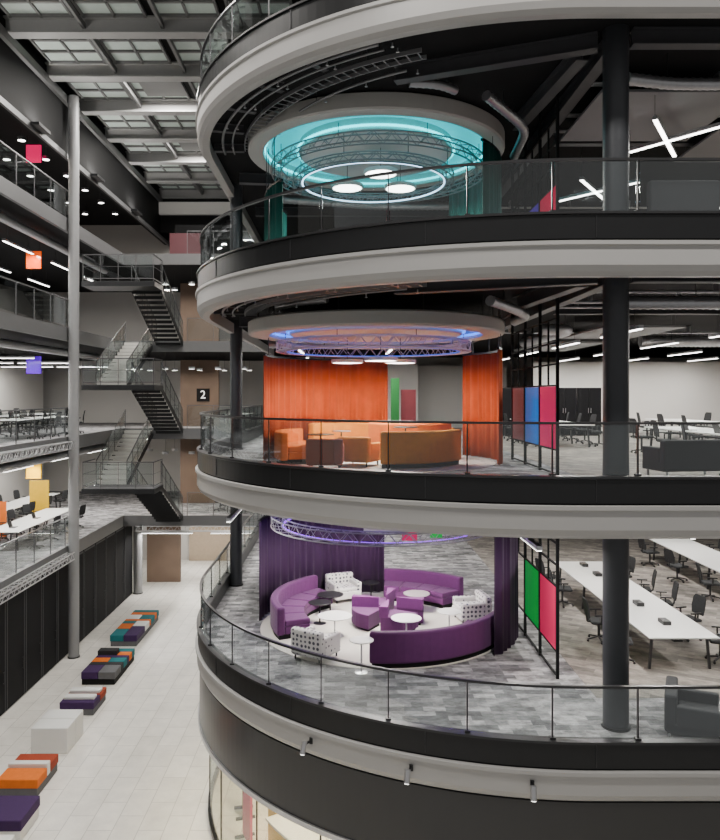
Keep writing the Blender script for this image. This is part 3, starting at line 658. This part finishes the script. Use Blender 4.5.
lrow(ll,(-2.5,),(17.4,),1,'added left edge fill light of the purple level','added slim white linear fill light at the left edge of the purple level',3.18)  # edge fixtures added as fill for the front carpet
lrow(ll,(3.4,),(14.4,),1,'added front edge fill light of the purple level','added slim white linear fill light near the front edge of the purple level',3.18,0)
for k in (1,2,3):
    lrow(lk,(-13.1,-15.9) if k==2 else (-12.4,-15.3),(24,28.5,33,37.5),k,'linear lights of the left wing on the %s'%LV[k],'slim white linear ceiling light in the left wing of the %s'%LV[k],3.1,PI/2 if k==2 else 0)
lrow(ll,(11.4,14.4),(17,22,27),3,'linear lights deeper in the teal level','slim white linear ceiling light deeper in the teal level')
lrow(lk,(-9,-5.5),(38,43.4),0,'lights under the far balcony','slim white linear light under the far balcony at ground level',3.1,PI/2)
rp=thing('round_pendant','x','pendant lamp',(0,0,0))
b=MB(); b.lathe((0,0,0),[(0.14,0),(0.16,0),(0.16,0.12),(0.0001,0.12)],16); b.build('shade',M_alu,rp)
b=MB(); b.lathe((0,0,0),[(0.0001,0),(0.14,0),(0.14,0.01),(0.0001,0.01)],16); b.build('diffuser',M_lamp,rp)
b=MB(); b.tube((0,0,0.12),(0,0,0.82),0.006,4); b.build('cable',M_rail,rp)
area('Area',rp,(0,0,-0.01),0.26,0.26,24,(1,0.9,0.78),disk=True)
for x in (-12.2,-13.8,-15.4):
    for i in range(7): inst(rp,(x,26+2.3*i,F[4]+2.9),0,'small round white pendant lamp in the left wing of the top level','round pendants of the top left wing')
for k in (1,2,3):
    for x in (-10.2,-8.9,-7.6,-6.3,-5.0):
        for y in (37.2,39.2): inst(rp,(x,y,F[k]+2.98),0,'small round white pendant lamp above the far balcony of the %s'%LV[k],'round pendants over the far balcony, %s'%LV[k])
b=MB(); b.box(-24,XL-0.25,12,46,F[4]+3.72,F[4]+3.8); b.build('ceiling',M_soffit,None,kind='structure')
def cross(c,p1,q1,p2,q2,z,zt,label):
    t=thing('cross_light',label,'ceiling light',(c[0],c[1],z))
    for p,q in ((p1,q1),(p2,q2)):
        b=MB(); b.bar((*p,z+0.05),(*q,z+0.05),0.09,0.08); b.build('housing',M_alu,t)
        b=MB(); b.bar((*p,z),(*q,z),0.08,0.02); b.build('diffuser',M_lamp,t)
        for e in (p,q): b=MB(); b.tube((*e,z+0.09),(*e,zt),0.006,4); b.build('cable',M_rail,t)
zz=EYE+5.5
cross((7,16.2),(6.46,17.0),(8.0,15.0),(6.2,15.0),(7.6,17.3),zz,F[3]+3.5,'white cross shaped linear light near the railing of the teal level')
cross((6.6,20.3),(5.6,21.9),(7.6,19.4),(6.05,19.2),(7.35,21.2),zz,F[3]+TOP-0.01,'white cross shaped linear light further back on the teal level')
area('Area',None,(7,16.2,zz-0.1),1.2,1.2,90)
area('Area',None,(6.6,20.3,zz-0.1),1.2,1.2,90)
def raft(x0,x1,y0,y1,z,k,label):
    t=thing('ceiling_raft',label,'ceiling panel',((x0+x1)/2,(y0+y1)/2,z))
    b=MB(); b.box(x0,x1,y0,y1,z,z+0.06); b.build('panel',M_discd,t,0.01)
    for x in (x0+0.2,x1-0.2):
        for y in (y0+0.2,y1-0.2): b=MB(); b.tube((x,y,z+0.06),(x,y,F[k]+TOP),0.008,4); b.build('hanger_cable',M_rail,t)
raft(5.1,8.1,14.9,17.8,F[3]+3.52,3,'grey ceiling raft above the near cross light')
raft(8.5,10.8,16.5,19.4,F[3]+3.52,3,'grey ceiling raft at the far right of the teal level')
raft(6.9,9.1,20.0,24,F[2]+3.5,2,'grey ceiling raft left of the right office desk, orange level')
raft(6.9,9.1,26.0,31,F[2]+3.5,2,'grey ceiling raft over the rear office desk, orange level')
def beam(p,q,k,label,w=0.24,h=0.3):
    z=F[k]+TOP; t=thing('steel_beam',label,'beam',((p[0]+q[0])/2,(p[1]+q[1])/2,z))
    b=MB(); b.bar((*p,z-0.01),(*q,z-0.01),w,0.02); b.bar((*p,z-h+0.01),(*q,z-h+0.01),w,0.02); b.build('flange',M_steel,t)
    b=MB(); b.bar((*p,z-h/2),(*q,z-h/2),0.03,h-0.04); b.build('web',M_steel,t)
for k in (1,2,3):
    beam((4.55,13.5),(1.0,14.9),k,'dark steel beam running left from the front column on the %s'%LV[k])
    beam((4.82,13.7),(4.82,30),k,'dark steel beam running back from the front column on the %s'%LV[k])
    beam((4.4,13.9),(4.05,17.6),k,'short diagonal dark steel beam by the partition on the %s'%LV[k])
    beam((5.1,13.35),(20,13.35),k,'dark steel beam running right from the front column on the %s'%LV[k])
    beam((5.2,18.6),(20,18.6),k,'dark steel beam crossing the office ceiling of the %s'%LV[k])
for k in (2,3):
    for i,s in enumerate((-12.0,-10.4,-8.8,-7.2,-5.6)):
        beam(E(s,0.32),E(s,1.1),k,'%s short radial edge beam from the left under the curved ceiling, %s'%(ORD[i],LV[k]),0.14,0.2)
    beam((-3.1,22.0),(4.6,22.9),k,'dark steel beam crossing behind the round canopy on the %s'%LV[k])
    beam((-3.1,26.0),(4.6,26.0),k,'dark steel beam crossing further behind the canopy on the %s'%LV[k])
def duct(pts,r,k,label,ribs=True,top=None):
    P2=[]
    for i in range(len(pts)-1):
        a,b_=Vector(pts[i]),Vector(pts[i+1]); n=max(2,int((b_-a).length/0.05))
        for j in range(n): P2.append(a+(b_-a)*j/n)
    P2.append(Vector(pts[-1]))
    for _ in range(60):
        P2=[P2[0]]+[(P2[i-1]+P2[i]*2+P2[i+1])/4 for i in range(1,len(P2)-1)]+[P2[-1]]
    t=thing('air_duct',label,'air duct',tuple(pts[len(pts)//2]))
    b=MB(); b.path(P2,r,14,False,(lambda i:1.0 if i%3 else 1.09) if ribs else None); b.build('duct_body',M_duct,t)
    for f_ in (0.2,0.8):
        p=P2[int(len(P2)*f_)]; b=MB(); b.tube((p.x,p.y,p.z+r),(p.x,p.y,F[k]+(top or TOP)),0.01,4); b.build('hanger',M_rail,t)
z3=F[3]+3.45
duct([(5.3,14.1,z3),(6.2,14.35,z3),(9.5,14.35,z3)],0.11,3,'silver spiral duct right of the front column on the teal level')
duct([(2.9,15.4,z3+0.2),(3.5,16.1,z3+0.1),(4.0,16.5,z3-0.1),(4.15,18.4,z3-0.1)],0.10,3,'silver flexible duct right of the teal canopy')
duct([(1.3,15.2,z3+0.38),(2.0,15.3,z3+0.4),(2.3,15.6,z3+0.38)],0.09,3,'short silver flexible duct above the teal canopy')
duct([(-2.4,22.6,z3),(1.0,23.6,z3),(3.9,23.6,z3)],0.13,3,'long silver duct behind the teal canopy')
z2=F[2]+3.5
duct([(5.3,14.6,z2),(7.5,14.6,z2),(8.2,16,z2),(12,16,z2)],0.13,2,'silver duct right of the front column on the orange level')
duct([(3.0,15.5,z2+0.15),(3.6,16.3,z2+0.1),(4.15,17.0,z2),(4.15,18.4,z2)],0.10,2,'silver flexible duct right of the blue canopy')
duct([(-1.6,17.7,z2+0.28),(-1.1,16.9,z2+0.28),(-0.4,16.4,z2+0.28)],0.08,2,'short silver duct left of the blue canopy')
duct([(5.4,20.6,z2),(6.2,20.6,z2),(6.2,26,z2)],0.15,2,'large silver duct running back over the desks of the orange level')
duct([(-2.4,23.6,z2-0.2),(1.0,24.2,z2-0.2),(3.9,24.2,z2-0.2)],0.13,2,'long silver duct behind the blue canopy')
duct([(9.6,24.4,z2-0.05),(14,24.4,z2-0.05),(18,24.4,z2-0.05)],0.18,2,'large silver duct crossing the far right office of the orange level')
z1=F[1]+3.5
duct([(5.4,14.3,z1),(12,14.3,z1)],0.13,1,'silver duct over the front of the office on the purple level')
duct([(5.4,22.6,z1-0.1),(14,22.6,z1-0.1)],0.16,1,'silver duct crossing the office ceiling of the purple level')
for k in (1,2,3):
    duct([(-11.5,20,F[k]+3.45),(-11.5,36,F[k]+3.45)],0.14,k,'long silver duct along the left wing ceiling edge of the %s'%LV[k],True,3.8)
for k in (1,2,3):
    for i,(y,lab) in enumerate(((14.6,'front'),(16.3,'middle'),(17.3,'rear'),(24.6,'distant'))):
        b=MB(); b.tube((5.0,y+0.5,F[k]+3.78),(14,y+0.5,F[k]+3.78),0.03,6); b.tube((5.0,y+0.62,F[k]+3.78),(14,y+0.62,F[k]+3.78),0.02,6)
        for q in range(4): b.box(5.5+2*q,5.53+2*q,y+0.45,y+0.68,F[k]+3.8,F[k]+TOP)
        tag(b.build('ceiling_conduit',M_alu,None),'%s pair of thin metal conduits under the ceiling of the %s'%(lab,LV[k]),'pipe')
# curved services that follow the slab edge
for k in (2,3):
    t=thing('cable_tray','curved ladder cable tray under the front ceiling edge of the %s'%LV[k],'cable tray',(*E(-5,1.3),F[k]+3.7))
    b=MB()
    for o in (1.15,1.45): sweep(b,[(o,F[k]+3.7),(o,F[k]+3.78),(o+0.02,F[k]+3.78),(o+0.02,F[k]+3.7)],-11.6,-3.2)
    b.build('side_rail',M_pipe,t); b=MB()
    for i in range(31):
        s=-11.4+i*0.27; b.bar((*E(s,1.15),F[k]+3.71),(*E(s,1.46),F[k]+3.71),0.02,0.015)
    b.build('rung',M_pipe,t)
    for i in range(6): b=MB(); b.bar((*E(-11+i*1.3,1.16),F[k]+3.78),(*E(-11+i*1.3,1.16),F[k]+TOP),0.02,0.02); b.build('hanger_rod',M_rail,t)
    for o,r,lab in ((0.62,0.03,'outer'),(0.86,0.02,'middle'),(1.85,0.025,'inner')):
        t=thing('sprinkler_pipe','%s curved grey sprinkler pipe following the ceiling edge of the %s'%(lab,LV[k]),'pipe',(*E(-7,o),F[k]+3.72))
        zp=F[k]+3.74; b=MB(); b.path([(*E(-12+i*0.3,o),zp) for i in range(int((12-3.4)/0.3))],r,6); b.build('pipe',M_pipe,t)
        for i in range(6):
            s=-11.5+1.5*i; b=MB(); b.tube((*E(s,o),zp+r),(*E(s,o),F[k]+TOP),0.008,4); b.build('hanger_rod',M_rail,t)
            b=MB(); b.tube((*E(s+0.4,o),zp-r),(*E(s+0.4,o),zp-r-0.07),0.012,6); b.tube((*E(s+0.4,o),zp-r-0.07),(*E(s+0.4,o),zp-r-0.08),0.03,8); b.build('sprinkler_head',M_alu,t)
# ------------------------------------------------------------------ stairs
def staircase(k,up,label):
    zl=F[k]+2.1; y0,y1=30.3,31.8; t=thing('staircase',label,'staircase',(-9.2,y0,F[k]))
    b=MB(); b.box(-10.65,-7.7,y0,y1,zl-0.2,zl); b.build('landing',M_dark,t)
    b=MB(); b.box(-10.62,-7.73,y0+0.03,y1-0.03,zl,zl+0.01); b.build('landing_surface',M_greyf,t)
    n=12; run=(YB-0.12-y1)/n
    def flight(x0,x1,dirz,m,name):
        fl=MB()
        for x in (x0,x1):
            fl.bar((x,y1-0.02,zl-0.1),(x,YB-0.14,zl-0.1+dirz*2.1*0.96),0.04,0.2)
        fo=fl.build(name,M_dark,t)
        for i in range(n):
            z=zl+dirz*0.175*(i+(1 if dirz>0 else 0)) - (0.175 if dirz<0 else 0)
            b=MB(); ya=y1+run*i; b.box(x0+0.03,x1-0.03,ya,ya+run,z-0.03,z); b.box(x0+0.03,x1-0.03,ya,ya+0.02,z-0.14,z-0.03); b.build('tread',m,fo)
        rb=MB()
        for x in (x0,x1):
            rb.bar((x,y1,zl+1.0),(x,YB-0.15,zl+1.0+dirz*2.1),0.035,0.035); rb.bar((x,y1,zl+0.5),(x,YB-0.15,zl+0.5+dirz*2.1),0.015,0.015)
            for q in range(6):
                u=q/5; y=y1+(YB-0.15-y1)*u; rb.bar((x,y,zl-0.05+dirz*2.1*u),(x,y,zl+1.0+dirz*2.1*u),0.025,0.025)
        rb.build('handrail',M_railp,fo)
        for x in (x0,x1):
            gb=MB(); gb.add([(x-0.005,y1+.05,zl+0.1),(x-0.005,YB-.2,zl+0.1+dirz*2.1),(x-0.005,YB-.2,zl+0.95+dirz*2.1),(x-0.005,y1+.05,zl+0.95),(x+0.005,y1+.05,zl+0.1),(x+0.005,YB-.2,zl+0.1+dirz*2.1),(x+0.005,YB-.2,zl+0.95+dirz*2.1),(x+0.005,y1+.05,zl+0.95)],[(0,1,2,3),(7,6,5,4),(0,4,5,1),(1,5,6,2),(2,6,7,3),(3,7,4,0)]); gb.build('glass_panel',M_glass,fo)
    flight(-9.05,-7.8,-1,M_dark,'lower_flight')
    if up: flight(-10.55,-9.25,1,M_disc,'upper_flight')
    b=MB()
    def rl(p,q):
        b.bar((*p,zl+1.08),(*q,zl+1.08),0.04,0.04); b.bar((*p,zl+0.12),(*q,zl+0.12),0.03,0.03); b.bar((*p,zl+0.6),(*q,zl+0.6),0.015,0.015)
    rl((-10.6,y0+0.04),(-7.75,y0+0.04)); rl((-7.75,y0+0.04),(-7.75,y1)); rl((-10.6,y0+0.04),(-10.6,y1))
    for i in range(5): b.bar((-10.6+0.7125*i,y0+0.04,zl),(-10.6+0.7125*i,y0+0.04,zl+1.08),0.025,0.025)
    b.bar((-7.75,y1,zl),(-7.75,y1,zl+1.08),0.025,0.025)
    b.build('landing_rail',M_railp,t)
    for i in range(4):
        b=MB(); b.box(-10.56+0.7125*i,-9.93+0.7125*i,y0+0.035,y0+0.045,zl+0.15,zl+1.04); b.build('glass_panel',M_glass,t)
staircase(3,False,'dark steel stair with upper landing leading down to the teal level')
staircase(2,True,'dark steel switchback stair between orange and teal levels')
staircase(1,True,'dark steel switchback stair between purple and orange levels')
def hsign(z,m,label):
    x,y=-12.45,30.0; t=thing('hanging_sign',label,'sign',(x,y,z))
    b=MB(); b.box(x-0.3,x+0.3,y-0.03,y+0.03,z,z+0.7); b.build('panel',m,t,0.01)
    for s in (-0.22,0.22): b=MB(); b.tube((x+s,y,z+0.7),(x+s,y,z+1.05),0.008,4); b.build('hanger_rod',M_rail,t)
hsign(EYE+9.3,pane('sign_pink',(0.9,0.0,0.12),0.9),'pink hanging square sign in the left wing of the top level')
hsign(EYE+5.05,pane('sign_orange',(0.9,0.09,0.0),0.9),'orange hanging square sign in the left wing of the teal level')
hsign(EYE+0.85,pane('sign_purple',(0.10,0.0,0.6),0.7),'purple hanging square sign in the left wing of the orange level')
hsign(EYE-3.35,pane('sign_yellow',(0.9,0.5,0.0),0.7),'yellow hanging square sign in the left wing of the purple level')
t=thing('level_sign','black square wall sign with a white number two on the far wall','sign',(-7.75,40.97,F[2]+1.7))
b=MB(); b.box(-8.1,-7.4,40.94,40.99,F[2]+1.35,F[2]+2.05); b.build('plate',M_black,t)
cu=bpy.data.curves.new('digit','FONT'); cu.body='2'; cu.size=0.62; cu.align_x='CENTER'; cu.align_y='CENTER'; cu.extrude=0.005
to=bpy.data.objects.new('digit_src',cu); COL.objects.link(to); bpy.context.view_layer.update()
me=bpy.data.meshes.new_from_object(to.evaluated_get(bpy.context.evaluated_depsgraph_get())); bpy.data.objects.remove(to)
dg=bpy.data.objects.new('digit',me); COL.objects.link(dg); me.materials.clear(); me.materials.append(emat('sign_white',(1,1,1),0.8)); dg.parent=t; dg.location=(0,-0.04,0); dg.rotation_euler=(PI/2,0,0)
# ------------------------------------------------------------------ ground benches
def bench(x0,x1,y0,y1,base,layers,label):
    t=thing('modular_bench',label,'bench',((x0+x1)/2,(y0+y1)/2,0))
    if base: b=MB(); b.box(x0+0.03,x1-0.03,y0+0.03,y1-0.03,0,base[0]); b.build('base',base[1],t,0.01)
    for (u0,u1,v0,v1,z0,z1,m) in layers:
        b=MB(); b.box(x0+(x1-x0)*u0+0.006,x0+(x1-x0)*u1-0.006,y0+(y1-y0)*v0+0.006,y0+(y1-y0)*v1-0.006,z0,z1); b.build('cushion',m,t,0.025)
W=M_white
bench(-9.45,-8.35,30.1,33.7,(0.2,M_greyf),[(0,0.5,0,0.25,0.2,0.45,M_teal),(0.5,1,0,0.35,0.2,0.45,M_purpled),(0,0.5,0.25,0.45,0.2,0.45,M_orange),(0.5,1,0.35,0.55,0.2,0.45,W),(0,1,0.55,0.62,0.2,0.45,M_orange),(0,0.5,0.45,0.55,0.2,0.45,M_teal),(0,0.5,0.62,0.8,0.2,0.45,W),(0.5,1,0.62,0.8,0.2,0.45,M_teal),(0,1,0.8,0.9,0.2,0.45,M_orange),(0,1,0.9,1,0.2,0.45,M_teal)],'long multicoloured patchwork bench farthest away on the atrium floor')
bench(-9.2,-8.0,26.1,28.6,(0.2,M_black),[(0,0.5,0,0.3,0.2,0.45,M_purpled),(0.5,1,0,0.3,0.2,0.45,M_greyf),(0,1,0.3,0.42,0.2,0.45,M_mesh),(0,0.5,0.42,0.6,0.2,0.45,M_orange),(0.5,1,0.42,0.6,0.2,0.45,M_teal),(0,1,0.6,0.7,0.2,0.45,M_purpled),(0,0.6,0.7,0.85,0.2,0.6,M_mesh),(0.6,1,0.7,0.85,0.2,0.45,M_orange),(0,1,0.85,1,0.2,0.45,M_teal)],'dark patchwork bench with orange and teal squares, second farthest')
bench(-9.0,-7.9,23.6,24.9,(0.2,M_greyf),[(0,1,0,0.5,0.2,0.42,M_purpled),(0,1,0.5,1,0.2,0.42,M_rust),(0.05,0.95,0.15,0.38,0.42,0.52,W),(0.05,0.95,0.55,0.8,0.42,0.52,W)],'low purple bench with white strips on top, beyond the white block bench')
bench(-8.85,-7.8,21.1,22.4,None,[(0,1,0,0.5,0,0.72,W),(0,1,0.5,1,0,0.72,W)],'plain white block bench on the atrium floor')
bench(-8.75,-7.7,18.8,20.2,(0.22,M_greyf),[(0,1,0,0.45,0.22,0.45,M_orange),(0,1,0.45,0.6,0.22,0.55,W),(0,1,0.6,1,0.22,0.45,M_rust)],'orange and rust bench with a white strip between, nearer the camera')
bench(-8.3,-7.3,16.9,18.0,(0.25,M_white),[(0,1,0,1,0.25,0.5,M_purpled)],'deep purple cushion bench on a white base at the lower left')
bench(-8.1,-7.2,15.3,16.4,None,[(0,1,0,1,0,0.5,W)],'white block bench nearest the camera')
bench(-5.0,-4.3,25.8,27.2,(0.12,M_dark),[(0,1,0,1,0.12,0.6,mat('beige_fabric',(0.40,0.30,0.2),0.85)) ],'small beige block seat against the curved ground wall')
for px,w in ((311,'left'),(411,'middle'),(532,'right')):
    s=find_s(px); x,y=E(s,-0.04); x2,y2=E(s,-0.18); x3,y3=E(s,-0.24); z=F[1]-0.27
    x,y=E(s,0.0)
    t=thing('fascia_spotlight','%s of three small silver spotlights clamped on the lowest pale fascia'%w,'spotlight',(x,y,z))
    b=MB(); b.bar((x,y,z),(x2,y2,z),0.03,0.03); b.cb((x,y,z),(0.06,0.06,0.1)); b.build('bracket',M_dark,t)
    b=MB(); b.tube((x2,y2,z+0.05),(x3,y3,z-0.15),0.05,14); b.build('head',M_alu,t)
    b=MB(); b.tube((x3,y3,z-0.15),(x3+(x3-x2)*0.05,y3+(y3-y2)*0.05,z-0.16),0.038,14); b.build('lens',M_lamps,t)
# ------------------------------------------------------------------ added atrium fill lamps & world
for x,y,sx,sy,e in ((-7,15.65,1.5,1.5,900),(-7,18.95,1.5,1.5,1250),(-7,28.85,1.5,1.5,1200),(-7,35.45,1.5,1.5,1000),(-3,7,5,1,1050),(6,7,5,1,1200)):
    t=thing('fill_lamp','added flat white fill lamp panel set into the atrium roof','ceiling light',(x,y,21.9),0,'added fill lamps')  # lamps added to fill the atrium and light the fascias
    b=MB(); b.box(x-sx/2-0.05,x+sx/2+0.05,y-sy/2-0.05,y+sy/2+0.05,21.905,21.99); b.build('housing',M_roofd,t)
    area('Area',t,(0,0,0.0),sx,sy,e,(1,0.96,0.9))
up=thing('fill_uplight','x','added fill light',(0,0,0))  # invented fixture, added to brighten the roof from below
b=MB(); b.box(0,0.3,-0.5,0.5,0,0.1); b.build('housing',M_dark,up)
b=MB(); b.box(0.03,0.27,-0.46,0.46,0.1,0.105); b.build('lens',M_lamps,up)
area('Area',up,(0.15,0,0.12),0.22,0.9,110,rot=(PI,rad(25),0))
for y in (20,26,32,38): inst(up,(XL+0.1,y,19.3),0,'slim added fill light on the black upper left wall washing the roof','added roof fill lights')
w=bpy.data.worlds.new('World'); S.world=w; w.use_nodes=True
w.node_tree.nodes['Background'].inputs[0].default_value=(1.0,0.98,0.95,1); w.node_tree.nodes['Background'].inputs[1].default_value=0.32
cam=bpy.data.cameras.new('Camera'); co=bpy.data.objects.new('Camera',cam); COL.objects.link(co)
co.location=(0,0,EYE); co.rotation_euler=(PI/2,0,0); cam.sensor_fit='HORIZONTAL'; cam.sensor_width=36; cam.lens=37.5
cam.shift_x=15/720; cam.shift_y=-25/720; cam.clip_end=200
S.camera=co
